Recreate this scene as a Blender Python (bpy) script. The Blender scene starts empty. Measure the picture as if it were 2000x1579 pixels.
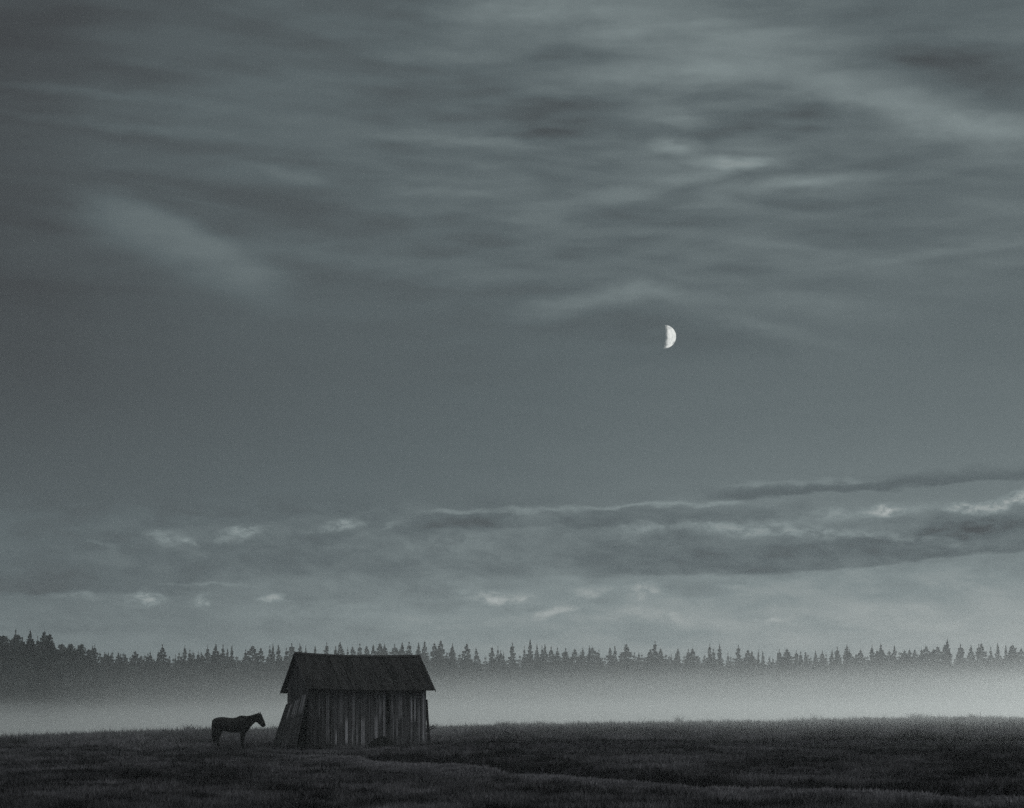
import bpy, bmesh, math, random
import numpy as np
from mathutils import Vector, Matrix, noise as mnoise

R = math.radians
random.seed(11)
rng = np.random.default_rng(7)
sc = bpy.context.scene
COL = sc.collection

# ------------------------------------------------------------------ camera
EYE = 1.7            # eye height above the meadow
HOR = 1392.0         # horizon row of the photograph (2000 x 1579)
F = 5000.0           # focal length in photograph pixels (90 mm on full frame)
cam_d = bpy.data.cameras.new('camera')
cam = bpy.data.objects.new('camera', cam_d)
COL.objects.link(cam)
cam.location = (0, 0, EYE)
cam.rotation_euler = (R(90), 0, 0)
cam_d.sensor_width = 36
cam_d.lens = 90
cam_d.shift_y = (HOR - 789.5) / 2000.0      # view-camera rise keeps the barn upright
cam_d.clip_start = 0.5
cam_d.clip_end = 90000
sc.camera = cam

# ------------------------------------------------------------------ light and exposure
SUN_AZ, SUN_EL = R(32), R(11)                 # low behind the forest, to the right
sun_d = bpy.data.lights.new('sun', 'SUN')
sun_d.energy = 0.86
sun_d.angle = R(14)
sun_d.color = (0.95, 1.0, 0.98)
sun = bpy.data.objects.new('sun', sun_d)
COL.objects.link(sun)
sdir = Vector((math.sin(SUN_AZ) * math.cos(SUN_EL), math.cos(SUN_AZ) * math.cos(SUN_EL), math.sin(SUN_EL)))
sun.rotation_euler = sdir.to_track_quat('Z', 'Y').to_euler()
sun.location = (60, 80, 60)

vs = sc.view_settings
vs.view_transform = 'Standard'
vs.look = 'None'
vs.exposure = 0
vs.gamma = 1
vs.use_curve_mapping = False
cy = sc.cycles
cy.max_bounces = 6
cy.diffuse_bounces = 2
cy.glossy_bounces = 2
cy.volume_bounces = 2
cy.transparent_max_bounces = 8
cy.use_denoising = False
cy.sample_clamp_indirect = 3.0


# ------------------------------------------------------------------ node expression helper
class E:
    """a socket with arithmetic"""
    def __init__(self, nt, s): self.nt, self.s = nt, s
    def _op(self, op, *a):
        n = self.nt.nodes.new('ShaderNodeMath'); n.operation = op
        for i, v in enumerate(a):
            if isinstance(v, E): self.nt.links.new(v.s, n.inputs[i])
            else: n.inputs[i].default_value = v
        return E(self.nt, n.outputs[0])
    def __add__(s, o): return s._op('ADD', s, o)
    __radd__ = __add__
    def __sub__(s, o): return s._op('SUBTRACT', s, o)
    def __rsub__(s, o): return s._op('SUBTRACT', o, s)
    def __mul__(s, o): return s._op('MULTIPLY', s, o)
    __rmul__ = __mul__
    def __truediv__(s, o): return s._op('DIVIDE', s, o)
    def f(s, op, *a): return s._op(op, s, *a)

def smooth(e, a, b, ta=0.0, tb=1.0, kind='SMOOTHSTEP'):
    n = e.nt.nodes.new('ShaderNodeMapRange'); n.interpolation_type = kind
    e.nt.links.new(e.s, n.inputs[0])
    if b < a: a, b, ta, tb = b, a, tb, ta
    n.inputs[1].default_value, n.inputs[2].default_value = a, b
    n.inputs[3].default_value, n.inputs[4].default_value = ta, tb
    return E(e.nt, n.outputs[0])

def comb(nt, x, y, z=0.0):
    n = nt.nodes.new('ShaderNodeCombineXYZ')
    for i, v in enumerate((x, y, z)):
        if isinstance(v, E): nt.links.new(v.s, n.inputs[i])
        else: n.inputs[i].default_value = v
    return n.outputs[0]

def noise_n(nt, vec, scale, detail=3.0, rough=0.5, dist=0.0):
    n = nt.nodes.new('ShaderNodeTexNoise')
    nt.links.new(vec, n.inputs['Vector'])
    n.inputs['Scale'].default_value = scale
    n.inputs['Detail'].default_value = detail
    n.inputs['Roughness'].default_value = rough
    n.inputs['Distortion'].default_value = dist
    return E(nt, n.outputs[0])

def curve_n(e, pts, lo, hi):
    """piecewise smooth function of e: pts = [(x, y)...]"""
    n = e.nt.nodes.new('ShaderNodeFloatCurve')
    t = smooth(e, lo, hi, 0, 1, 'LINEAR')
    t.s.node.clamp = False
    n.mapping.extend = 'HORIZONTAL'
    c = n.mapping.curves[0]
    ymax = max(p[1] for p in pts)
    P = [((x - lo) / (hi - lo), y / ymax) for x, y in pts]
    c.points[0].location, c.points[1].location = P[0], P[-1]
    for p in P[1:-1]: c.points.new(*p)
    n.mapping.update()
    e.nt.links.new(t.s, n.inputs['Value'])
    return E(e.nt, n.outputs[0]) * ymax

# ------------------------------------------------------------------ dusk sky
world = bpy.data.worlds.new("World")
sc.world = world
world.use_nodes = True
W = world.node_tree
W.nodes.clear()
tc = W.nodes.new('ShaderNodeTexCoord')
sep = W.nodes.new('ShaderNodeSeparateXYZ')
W.links.new(tc.outputs['Generated'], sep.inputs[0])
dx, dy, dz = (E(W, sep.outputs[i]) for i in range(3))
az = dx.f('ARCTAN2', dy)
el = dz.f('ARCSINE')
# angular sky chart: azimuth and elevation as tangents
U0 = az.f('MAXIMUM', -1.3).f('MINIMUM', 1.3).f('TANGENT') * F + 1000
V0 = HOR - el.f('MAXIMUM', 0.0).f('MINIMUM', 1.3).f('TANGENT') * F
UN = az * F
VN = el * F
# warp by two noises so no edge is clean
wv = comb(W, UN * 0.011, VN * 0.03)
n_w1 = noise_n(W, wv, 1.0, 3, 0.55)
wv2 = comb(W, UN * 0.011 + 31.7, VN * 0.03 + 5.1)
n_w2 = noise_n(W, wv2, 1.0, 3, 0.55)
U = U0 + (n_w1 - 0.5) * 90
V = V0 + (n_w2 - 0.5) * 34

base = curve_n(V0, [(-3000, .46), (-1400, .36), (-450, .16), (0, .148), (300, .158), (560, .146), (720, .139), (900, .160), (1040, .198),
                    (1150, .280), (1250, .345), (1392, .37)], -3000, 1392)
h_top = curve_n(U0, [(-4000, 1.3), (-300, .46), (0, .50), (250, .70), (600, .92), (1000, 1.0), (1500, 1.17), (1900, 1.08), (2300, 1.05), (6000, 1.5)], -4000, 6000)
h_bot = curve_n(U0, [(-4000, 1.2), (-300, .60), (0, .66), (400, .78), (1000, 1.0), (1600, 1.22), (1900, 1.25), (2600, 1.3), (6000, 1.5)], -4000, 6000)
mixh = smooth(V0, 550, 950)
hz = h_top + (h_bot - h_top) * mixh
# clear-sky term from the physical sky, as luminance (a toned monochrome print)
sky = W.nodes.new('ShaderNodeTexSky')
sky.sky_type = 'NISHITA'
sky.sun_disc = False
sky.sun_elevation = SUN_EL
sky.sun_rotation = SUN_AZ
bw = W.nodes.new('ShaderNodeRGBToBW')
W.links.new(sky.outputs[0], bw.inputs[0])
nis = E(W, bw.outputs[0])
L = base * hz * 0.66

# streaked cirrus, tilted gently
sv = comb(W, UN * 0.0017, (VN + UN * 0.10) * 0.0125)
st1 = noise_n(W, sv, 1.0, 3, 0.48, 0.35)
sv2 = comb(W, UN * 0.0052 + 9.0, (VN - UN * 0.05) * 0.030)
st2 = noise_n(W, sv2, 1.0, 2, 0.42, 0.2)
big = noise_n(W, comb(W, UN * 0.0016 + 3.3, VN * 0.0042), 1.0, 2, 0.5)
env = curve_n(V0, [(-3000, .8), (0, .9), (300, 1.0), (520, .85), (640, .22), (900, .10), (990, .35), (1150, .5), (1392, .3)], -3000, 1392)
st3 = noise_n(W, comb(W, UN * 0.0072 + 17, (VN + UN * 0.03) * 0.036), 1.0, 1.5, 0.45, 0.15)
st3e = curve_n(U0, [(-4000, .03), (500, .03), (800, .09), (1200, .12), (1650, .10), (1900, .05), (6000, .03)], -4000, 6000)
streak = (smooth(st3, .36, .66, -1, 1) * st3e + smooth(st1, .33, .67, -1, 1) * 0.19 + smooth(st2, .34, .66, -1, 1) * curve_n(U0, [(-4000, .07), (300, .06), (1000, .12), (1400, .15), (1700, .09), (6000, .07)], -4000, 6000) + smooth(big, .3, .7, -1, 1) * 0.10) * env * 0.80
L = L * (streak + 1.0)

# individual clouds at their azimuth and elevation: (u, v, angle, half length, half height, strength)
CL = [
    (300, 470, 20, 330, 80, .020), (700, 505, 8, 420, 45, .022),
    (1180, 55, 3, 620, 130, .042), (1330, 150, -4, 420, 60, .040), (980, 20, 0, 260, 40, .03),
    (1270, 190, -4, 260, 34, -.060), (1480, 245, -9, 290, 55, -.055), (1110, 250, 0, 280, 40, -.040), (1120, 122, 0, 260, 40, -.045),
    (1310, 222, 8, 130, 34, .035), (1318, 288, 4, 78, 24, .075), (1435, 320, 4, 150, 20, .090), (1390, 342, -12, 170, 24, .040), (1370, 312, 0, 160, 14, -.03),
    (1550, 366, -4, 260, 26, .050), (1820, 230, 20, 320, 80, .025), (1900, 268, 4, 260, 48, .055), (1880, 140, 8, 330, 80, -.045), (1640, 190, 18, 250, 40, .03),
    (1140, 590, -10, 220, 36, .045), (1280, 570, 8, 190, 26, .035), (1290, 650, 6, 330, 70, -.030), (1480, 640, 14, 260, 24, .022), (1000, 625, 0, 330, 40, -.012), (1600, 600, 4, 360, 36, .02),
    (920, 275, 2, 260, 20, .03), (880, 118, 3, 240, 26, .022), (230, 200, 3, 420, 18, .018), (240, 262, 5, 420, 18, .018), (560, 345, 12, 200, 20, .02),
    (880, 375, 4, 260, 18, .018), (560, 175, 2, 300, 50, .018), (1000, 440, 2, 300, 30, .012), (1850, 505, -6, 260, 18, .025),
    # mid bank
    (1480, 1035, 3, 260, 20, .075), (1700, 1004, -3, 260, 20, .05), (1723, 1004, 0, 46, 22, .10), (1885, 998, 0, 46, 20, .12),
    (1975, 985, -18, 130, 22, .14), (1760, 1055, 5, 260, 13, .06), (1880, 1040, -6, 240, 30, -.03), (1250, 1035, -10, 120, 30, .045),
    (470, 1044, -8, 85, 20, .085), (478, 1036, 0, 34, 18, .04), (330, 1054, 8, 50, 22, .07), (369, 1063, 35, 26, 14, .07), (675, 1027, -8, 55, 16, .075), (620, 1032, -8, 110, 12, .03),
    (200, 1068, 20, 60, 14, .03), (768, 1027, -12, 34, 8, .06), (880, 1060, -6, 140, 40, .030),
    # low puffs
    (286, 1173, 0, 52, 24, .12), (396, 1174, -24, 30, 10, .13), (541, 1171, 0, 40, 17, .10), (150, 1168, 0, 90, 10, .04), (405, 1143, -1, 150, 6, .04),
    (965, 1168, 6, 120, 26, .085), (975, 1176, 0, 30, 12, .06), (1080, 1196, -18, 60, 16, .09), (1028, 1172, -30, 22, 9, .06), (1155, 1156, -6, 60, 18, .06), (1262, 1156, -14, 46, 18, .085),
    (1325, 1216, 10, 60, 22, .05), (1525, 1213, -20, 40, 12, .05), (1265, 1205, 0, 90, 26, .035), (700, 1200, 0, 300, 30, .018), (150, 1230, 0, 300, 16, -.02), (1880, 1150, -20, 160, 40, -.02),
]
uv = comb(W, U, V)
acc = None
acc_lo = None
for (cu, cv, a, sx, sy, amp) in CL:
    if amp < 0 and cv < 900: amp *= .62
    m = W.nodes.new('ShaderNodeMapping'); m.vector_type = 'TEXTURE'
    m.inputs['Location'].default_value = (cu, cv, 0)
    m.inputs['Rotation'].default_value = (0, 0, R(a))
    m.inputs['Scale'].default_value = (sx, sy, 1)
    W.links.new(uv, m.inputs['Vector'])
    ln = W.nodes.new('ShaderNodeTexGradient'); ln.gradient_type = 'SPHERICAL'
    W.links.new(m.outputs[0], ln.inputs[0])
    g = smooth(E(W, ln.outputs['Fac']), 0, 1, 0, amp)
    if cv > 950: acc_lo = g if acc_lo is None else acc_lo + g
    else: acc = g if acc is None else acc + g
tex = noise_n(W, comb(W, UN * 0.02, VN * 0.045), 1.0, 4, 0.6)
texf = noise_n(W, comb(W, UN * 0.034, VN * 0.062), 1.0, 5, 0.66, 0.4)
L = L + acc * smooth(tex, .3, .7, 1.0, 1.4) + acc_lo * smooth(texf, .34, .62, .25, 1.75)
mott = noise_n(W, comb(W, UN * 0.0085, (VN + UN * .06) * 0.021), 1.0, 5, 0.63, 0.3)
menv = curve_n(V0, [(-3000, 0), (930, 0), (1000, .7), (1060, 1.0), (1200, 1.0), (1270, .5), (1392, .3)], -3000, 1392)
L = L + smooth(mott, .33, .68, -1, 1) * menv * smooth(U0, -200, 900, .011, .027)

def wisp(edge, u0, u1, soft_up, soft_dn, amp, fade):
    """bright veil: firm upper edge, fading downwards"""
    e = curve_n(U0, edge, edge[0][0], edge[-1][0])
    d = V0 - e + (n_w2 - 0.5) * 26
    return smooth(d, -soft_up, soft_up * .5) * smooth(d, 0, soft_dn, 1, 0) * smooth(U, u0, u0 + fade) * smooth(U, u1 - fade * .8, u1, 1, 0) * amp
L = L + wisp([(60, 385), (200, 395), (300, 420), (420, 478), (500, 515), (620, 545)], 90, 620, 34, 130, .046, 190)
L = L + wisp([(1450, 130), (1600, 165), (1760, 188), (1850, 222), (1920, 252), (2100, 262), (2300, 262)], 1500, 2300, 34, 120, .044, 260)
L = L + wisp([(700, -40), (900, 5), (1250, 20), (1500, 60), (1700, 60)], 780, 1700, 60, 150, .024, 200)

def slab(edge, u0, u1, v_span, soft, amp, fade=120):
    """dark cloud bank: crisp lower edge, soft top"""
    e = curve_n(U0, edge, edge[0][0], edge[-1][0])
    d = V - e + (n_w1 - 0.5) * 10
    body = smooth(d, -soft, soft * .6, 1, 0) * smooth(d, -v_span, -v_span * .25, 0, 1)
    return body * smooth(U, u0, u0 + fade, 0, 1) * (smooth(U, u1 - fade, u1, 1, 0) if u1 else 1.0) * amp
L = L + slab([(600, 1128), (1000, 1128), (1250, 1126), (1500, 1122), (1700, 1112), (1850, 1094), (2000, 1082), (2600, 1050)], 980, 0, 110, 7, -.085, 420)
L = L + slab([(200, 1128), (600, 1130), (1000, 1128), (1300, 1124)], 250, 1350, 90, 14, -.022, 260)
L = L + slab([(-600, 1164), (0, 1164), (500, 1160), (900, 1160)], -600, 520, 75, 5, -.040, 180)
L = L + slab([(700, 1036), (1000, 1033), (1500, 1020), (1700, 1012)], 790, 1620, 44, 6, -.040, 60)
L = L + slab([(1300, 978), (1500, 975), (1800, 958), (2000, 944), (2600, 900)], 1340, 0, 36, 6, -.060, 120)
def rim(edge, u0, u1, w, amp, fade=90):
    e = curve_n(U0, edge, edge[0][0], edge[-1][0])
    d = (V - e).f('ABSOLUTE')
    return smooth(d, 0, w, 1, 0) * smooth(U, u0, u0 + fade) * smooth(U, u1 - fade, u1, 1, 0) * amp * smooth(tex, .3, .65, .45, 1.2)
L = L + rim([(800, 1000), (1000, 997), (1200, 991), (1400, 985), (1600, 982)], 800, 1500, 7, .075)
L = L + rim([(1350, 952), (1500, 948), (1700, 942), (2000, 930)], 1370, 1760, 8, .055)

L = L.f('MAXIMUM', 0.02)
L = L + nis * 0.003
# toned-print tint: shadows neutral, mid tones blue-green, highlights nearly neutral
cr = W.nodes.new('ShaderNodeValToRGB')
W.links.new(L.s, cr.inputs[0])
els = cr.color_ramp.elements
def tint(L_, r, b): return (L_ * r, L_, L_ * b, 1)
els[0].position = 0.0; els[0].color = tint(0.0, 1, 1)
els[1].position = 1.0; els[1].color = tint(1.0, .96, .98)
for p, r, b in ((.05, .92, 1.09), (.12, .80, 1.065), (.25, .83, 1.02), (.36, .90, .99)):
    e_ = els.new(p); e_.color = tint(p, r, b)
bg = W.nodes.new('ShaderNodeBackground')
W.links.new(cr.outputs[0], bg.inputs['Color'])
bg.inputs['Strength'].default_value = 1.0
wo = W.nodes.new('ShaderNodeOutputWorld')
W.links.new(bg.outputs[0], wo.inputs['Surface'])

# ------------------------------------------------------------------ general helpers
def tag(o, label=None, cat=None, group=None, kind=None):
    if label: o['label'] = label
    if cat: o['category'] = cat
    if group: o['group'] = group
    if kind: o['kind'] = kind
    return o

def empty(name, loc=(0, 0, 0), rz=0.0, parent=None):
    o = bpy.data.objects.new(name, None)
    o.empty_display_size = .3
    o.location = loc; o.rotation_euler = (0, 0, rz)
    COL.objects.link(o)
    if parent: o.parent = parent
    return o

def link(name, me, mat, parent=None, loc=None):
    o = bpy.data.objects.new(name, me)
    COL.objects.link(o)
    if mat and not me.materials: me.materials.append(mat)
    if parent: o.parent = parent
    if loc: o.location = loc
    return o

class MB:
    """plain mesh collector with a per-vertex tone"""
    def __init__(self): self.v, self.f, self.t = [], [], []
    def add(self, vs_, fs, tone=.5):
        b = len(self.v)
        self.v += [tuple(p) for p in vs_]
        self.f += [tuple(b + i for i in f) for f in fs]
        self.t += list(tone) if hasattr(tone, '__len__') else [tone] * len(vs_)
    def mesh(self, name, smooth_=False):
        me = bpy.data.meshes.new(name)
        me.from_pydata(self.v, [], self.f)
        at = me.attributes.new('tone', 'FLOAT', 'POINT')
        at.data.foreach_set('value', np.array(self.t, dtype=np.float32))
        if smooth_:
            me.polygons.foreach_set('use_smooth', [True] * len(me.polygons))
        me.update()
        return me

def fast_mesh(name, verts, tris, tone):
    me = bpy.data.meshes.new(name)
    nv, nt_ = len(verts), len(tris)
    me.vertices.add(nv)
    me.vertices.foreach_set('co', verts.astype(np.float32).ravel())
    me.loops.add(nt_ * 3)
    me.loops.foreach_set('vertex_index', tris.astype(np.int32).ravel())
    me.polygons.add(nt_)
    me.polygons.foreach_set('loop_start', np.arange(0, nt_ * 3, 3, dtype=np.int32))
    me.update(calc_edges=True)
    at = me.attributes.new('tone', 'FLOAT', 'POINT')
    at.data.foreach_set('value', tone.astype(np.float32))
    me.validate()
    return me

def vnoise(x, y, seed=0):
    """vectorised value noise, 0..1"""
    x = np.asarray(x, float); y = np.asarray(y, float)
    xi, yi = np.floor(x).astype(np.int64), np.floor(y).astype(np.int64)
    fx, fy = x - xi, y - yi
    fx = fx * fx * (3 - 2 * fx); fy = fy * fy * (3 - 2 * fy)
    def h(a, b):
        n = (a * 374761393 + b * 668265263 + seed * 974711) & 0x7fffffff
        n = ((n ^ (n >> 13)) * 1274126177) & 0x7fffffff
        n = n ^ (n >> 16)
        return (n & 0xffff) / 65535.0
    return (h(xi, yi) * (1 - fx) + h(xi + 1, yi) * fx) * (1 - fy) + (h(xi, yi + 1) * (1 - fx) + h(xi + 1, yi + 1) * fx) * fy

def fbm(x, y, seed=0, n=4):
    s, a, t = 0, .5, 0
    for i in range(n):
        s = s + a * vnoise(x * 2 ** i, y * 2 ** i, seed + i * 17); t += a; a *= .5
    return s / t

def sstep(x, a, b):
    t = np.clip((np.asarray(x, float) - a) / (b - a), 0, 1)
    return t * t * (3 - 2 * t)

# ------------------------------------------------------------------ materials
def mat_new(name):
    m = bpy.data.materials.new(name); m.use_nodes = True
    nt = m.node_tree
    return m, nt, nt.nodes['Principled BSDF']

def ramp(nt, fac, stops):
    n = nt.nodes.new('ShaderNodeValToRGB')
    nt.links.new(fac.s if isinstance(fac, E) else fac, n.inputs[0])
    e = n.color_ramp.elements
    e[0].position, e[0].color = stops[0][0], (*stops[0][1], 1)
    e[1].position, e[1].color = stops[-1][0], (*stops[-1][1], 1)
    for p, c in stops[1:-1]:
        k = e.new(p); k.color = (*c, 1)
    return n.outputs[0]

def attr(nt, name):
    n = nt.nodes.new('ShaderNodeAttribute'); n.attribute_name = name
    return E(nt, n.outputs['Fac'])

def m_tone(name, lo, hi, rough=.9, grain=None, spec=.2, fine=0.3):
    """colour between lo and hi by the tone attribute, broken up by noise"""
    m, nt, b = mat_new(name)
    tcn = nt.nodes.new('ShaderNodeTexCoord')
    t = attr(nt, 'tone')
    mp = nt.nodes.new('ShaderNodeMapping')
    mp.inputs['Scale'].default_value = grain or (3, 3, 3)
    nt.links.new(tcn.outputs['Object'], mp.inputs[0])
    n = noise_n(nt, mp.outputs[0], 1.0, 5, .65)
    f = t + (n - .5) * fine
    nt.links.new(ramp(nt, f, [(0, lo), (1, hi)]), b.inputs['Base Color'])
    b.inputs['Roughness'].default_value = rough
    b.inputs['Specular IOR Level'].default_value = spec
    bp = nt.nodes.new('ShaderNodeBump'); bp.inputs['Strength'].default_value = .5; bp.inputs['Distance'].default_value = .02
    nt.links.new(n.s, bp.inputs['Height']); nt.links.new(bp.outputs[0], b.inputs['Normal'])
    return m

M_WOOD = m_tone('weathered_wood', (.0095, .0088, .0092), (.60, .555, .59), .9, (14, 14, 1.1), .12, .16)
M_ROOF = m_tone('roof_boards', (.008, .0074, .0076), (.26, .24, .245), .9, (11, 5, 5), .08, .42)
M_GRASS = m_tone('dark_grass', (.015, .0140, .0151), (.300, .276, .298), .95, (1.5, 1.5, 1.5), .05, .2)
M_NEEDLE = m_tone('spruce_needles', (.012, .014, .014), (.05, .055, .052), .95, (.6, .6, .6), .05, .3)
M_BARK = m_tone('bark', (.02, .02, .02), (.08, .075, .07), .95, (3, 3, 1), .05, .3)
M_HORSE = m_tone('horse_coat', (.006, .0052, .005), (.016, .0142, .0138), .62, (9, 9, 9), .25, .4)
M_HAIR = m_tone('horse_hair', (.007, .0065, .0065), (.018, .017, .017), .8, (20, 20, 3), .2, .4)
M_LEATHER = m_tone('halter_webbing', (.05, .045, .04), (.12, .11, .10), .8, (9, 9, 9), .2, .2)
M_EARTH = m_tone('dark_earth', (.006, .006, .006), (.030, .029, .029), 1.0, (5, 5, 5), .02, .5)
M_FLOWER = m_tone('pale_flowers', (.12, .12, .13), (.45, .45, .47), .9, (5, 5, 5), .05, .3)

def m_ground():
    m, nt, b = mat_new('meadow_soil')
    g = nt.nodes.new('ShaderNodeNewGeometry')
    n1 = noise_n(nt, g.outputs['Position'], .09, 5, .6)
    n2 = noise_n(nt, g.outputs['Position'], 1.3, 5, .65)
    n3 = noise_n(nt, g.outputs['Position'], 9.0, 3, .6)
    f = n1 * .5 + n2 * .3 + n3 * .2
    c = ramp(nt, f, [(.32, (.012, .011, .0125)), (.50, (.040, .036, .042)), (.66, (.085, .078, .089))])
    nt.links.new(c, b.inputs['Base Color'])
    b.inputs['Roughness'].default_value = 1.0
    b.inputs['Specular IOR Level'].default_value = .03
    bp = nt.nodes.new('ShaderNodeBump'); bp.inputs['Strength'].default_value = .8; bp.inputs['Distance'].default_value = .12
    nt.links.new((n2 + n3).s, bp.inputs['Height']); nt.links.new(bp.outputs[0], b.inputs['Normal'])
    return m
M_GROUND = m_ground()

# ------------------------------------------------------------------ terrain
SKY_X = [-4000, 0, 200, 400, 850, 1000, 1300, 1500, 1700, 1850, 2000, 6000]
SKY_Y = [1446, 1443, 1433, 1426, 1421, 1417, 1413, 1410, 1404, 1402, 1404, 1404]
def brow_d(px): return np.interp(px, [0, 900, 2000], [165, 205, 225])
DITCH = np.array([(-8.5, 101.0), (-5.2, 90.0), (-1.2, 74.0), (3.7, 57.5), (6.5, 51.0), (9.5, 45.5), (13, 38.0)])
STEP = np.array([(-4.6, 100.0), (-2.6, 104.0), (2.0, 112.0), (9.0, 119.0), (18.0, 124.0), (30.0, 127.0), (60., 130.)])

def poly_dist(x, y, P):
    """signed distance to a polyline (positive on the far / left-hand side of its direction)"""
    best = np.full(x.shape, 1e9); sg = np.ones(x.shape)
    for (ax, ay), (bx, by) in zip(P[:-1], P[1:]):
        ex, ey = bx - ax, by - ay
        t = np.clip(((x - ax) * ex + (y - ay) * ey) / (ex * ex + ey * ey), 0, 1)
        qx, qy = x - ax - t * ex, y - ay - t * ey
        d = np.hypot(qx, qy)
        s = np.sign(ex * qy - ey * qx)
        m = d < best
        best = np.where(m, d, best); sg = np.where(m, s, sg)
    return best * sg

def ground_z(x, y):
    x = np.asarray(x, float); y = np.asarray(y, float)
    px = 1000 + F * x / np.maximum(y, 20)
    D = brow_d(px)
    zb = EYE + (HOR - np.interp(px, SKY_X, SKY_Y)) / F * D - .25
    z0 = .05 * np.ones_like(x)
    up = sstep(y, 124, D)
    z = z0 + (zb - z0) * (up * .55 + .45 * np.clip((y - 124) / (D - 124), 0, 1))
    down = sstep(y, D, D + 85)
    z = z + (-3.2 - z) * down
    z = z + sstep(y, 900, 4500) * 1.0
    near = 1 - sstep(y, 230, 320)
    z = z + near * ((fbm(x * .13, y * .13, 3) - .5) * .34 + (fbm(x * .55, y * .55, 5) - .5) * .15)
    # flatten beneath the barn and the horse
    fl = np.exp(-(((x + 8.5) / 6.5) ** 2 + ((y - 119.5) / 5.5) ** 2) ** 2)
    z = z * (1 - fl) + .05 * fl
    dd = poly_dist(x, y, DITCH)
    fade = sstep(y, 102, 90)
    z = z + fade * (-.60 * np.exp(-(dd / .8) ** 2) + .16 * np.exp(-((dd + 1.5) / .9) ** 2) + .16 * sstep(dd, .2, 2.2))
    ds = poly_dist(x, y, STEP)
    fs = sstep(x, -5.0, -1.0) * (1 - sstep(y, 150, 200))
    z = z + fs * (.26 * sstep(ds, -.2, 1.1) - .22 * np.exp(-((ds + .1) / .6) ** 2))
    return z

def axis(*segs):
    out = []
    for a, b, s in segs:
        n = max(1, int(round((b - a) / s)))
        out += list(np.linspace(a, b, n, endpoint=False))
    return np.array(out + [segs[-1][1]])
gx = axis((-4200, -1000, 400), (-1000, -200, 50), (-200, -60, 5), (-60, -28, 1), (-28, 30, .36), (30, 62, 1), (62, 200, 5), (200, 1000, 50), (1000, 4200, 400))
gy = axis((-300, 0, 30), (0, 30, 3), (30, 140, .36), (140, 300, 1.1), (300, 900, 12), (900, 5000, 180))
GX, GY = np.meshgrid(gx, gy)
GZ = ground_z(GX, GY)
nx, ny = len(gx), len(gy)
gv = np.stack([GX, GY, GZ], -1).reshape(-1, 3)
idx = np.arange(nx * ny).reshape(ny, nx)
a, b_, c_, d_ = idx[:-1, :-1].ravel(), idx[:-1, 1:].ravel(), idx[1:, 1:].ravel(), idx[1:, :-1].ravel()
gt = np.concatenate([np.stack([a, b_, c_], -1), np.stack([a, c_, d_], -1)])
gm = fast_mesh('ground', gv, gt, np.zeros(len(gv)))
gm.polygons.foreach_set('use_smooth', [True] * len(gm.polygons))
ground = link('ground', gm, M_GROUND)
tag(ground, 'dark grazed meadow that rises to a misty brow', 'ground', kind='structure')

def gz1(x, y): return float(ground_z(np.array([x]), np.array([y]))[0])
def at(px, d): return (px - 1000) / F * d

# ------------------------------------------------------------------ mist and haze
def volume_box(name, lo, hi, mat):
    m = MB()
    (x0, y0, z0), (x1, y1, z1) = lo, hi
    m.add([(x0, y0, z0), (x1, y0, z0), (x1, y1, z0), (x0, y1, z0), (x0, y0, z1), (x1, y0, z1), (x1, y1, z1), (x0, y1, z1)],
          [(0, 3, 2, 1), (4, 5, 6, 7), (0, 1, 5, 4), (1, 2, 6, 5), (2, 3, 7, 6), (3, 0, 4, 7)])
    return link(name, m.mesh(name), mat)

def m_vol(name, col, aniso):
    m = bpy.data.materials.new(name); m.use_nodes = True
    nt = m.node_tree; nt.nodes.clear()
    v = nt.nodes.new('ShaderNodeVolumePrincipled')
    v.inputs['Color'].default_value = (*col, 1)
    v.inputs['Anisotropy'].default_value = aniso
    o = nt.nodes.new('ShaderNodeOutputMaterial')
    nt.links.new(v.outputs[0], o.inputs['Volume'])
    return m, nt, v
mh, nt, v = m_vol('haze_air', (.92, .95, .97), .3)
v.inputs['Density'].default_value = .00033
haze = volume_box('haze', (-4300, -310, -6), (4300, 5100, 33), mh)
tag(haze, 'thin grey evening haze over the whole meadow', 'haze', kind='stuff')

mm, nt, v = m_vol('ground_mist', (.98, .985, .975), .68)
g = nt.nodes.new('ShaderNodeNewGeometry')
s_ = nt.nodes.new('ShaderNodeSeparateXYZ'); nt.links.new(g.outputs['Position'], s_.inputs[0])
X, Y, Z = (E(nt, s_.outputs[i]) for i in range(3))
mn = noise_n(nt, comb(nt, X * .012, Y * .012, Z * .05), 1.0, 2, .5)
mn2 = noise_n(nt, comb(nt, X * .03 + 7, Y * .02, Z * .12), 1.0, 3, .55)
Zp = Z + (mn - .5) * 7.0 + (mn2 - .5) * 3.0
bank = smooth(Zp - smooth(X, -10, 130) * 1.9, 12.4, .2) * smooth(mn2, .3, .7, .7, 1.3) * smooth(Y, 330, 500) * smooth(X, -115, 30, .32, 1.0)
creep = smooth(Z, 4.2, -1.0) * smooth(Y, 150, 275) * smooth(X, -60, 25, .27, 1.0)
high = smooth(Z, 26, 10) * smooth(Y, 300, 420) * smooth(X, -120, 40, .2, 1.6)
dens = bank * .0094 + creep * .020 + high * .00050 + smooth(Z, 3.2, .2) * smooth(Y, 106, 150) * smooth(Y, 330, 250) * smooth(X, -7, 12, .38, 1.0) * .0062
nt.links.new(dens.s, v.inputs['Density'])
mist = volume_box('mist', (-420, 104, -5.2), (420, 930, 27), mm)
tag(mist, 'pale bank of ground mist lying between the meadow and the forest', 'mist', kind='stuff')
mm.cycles.volume_step_rate = 0.6

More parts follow.
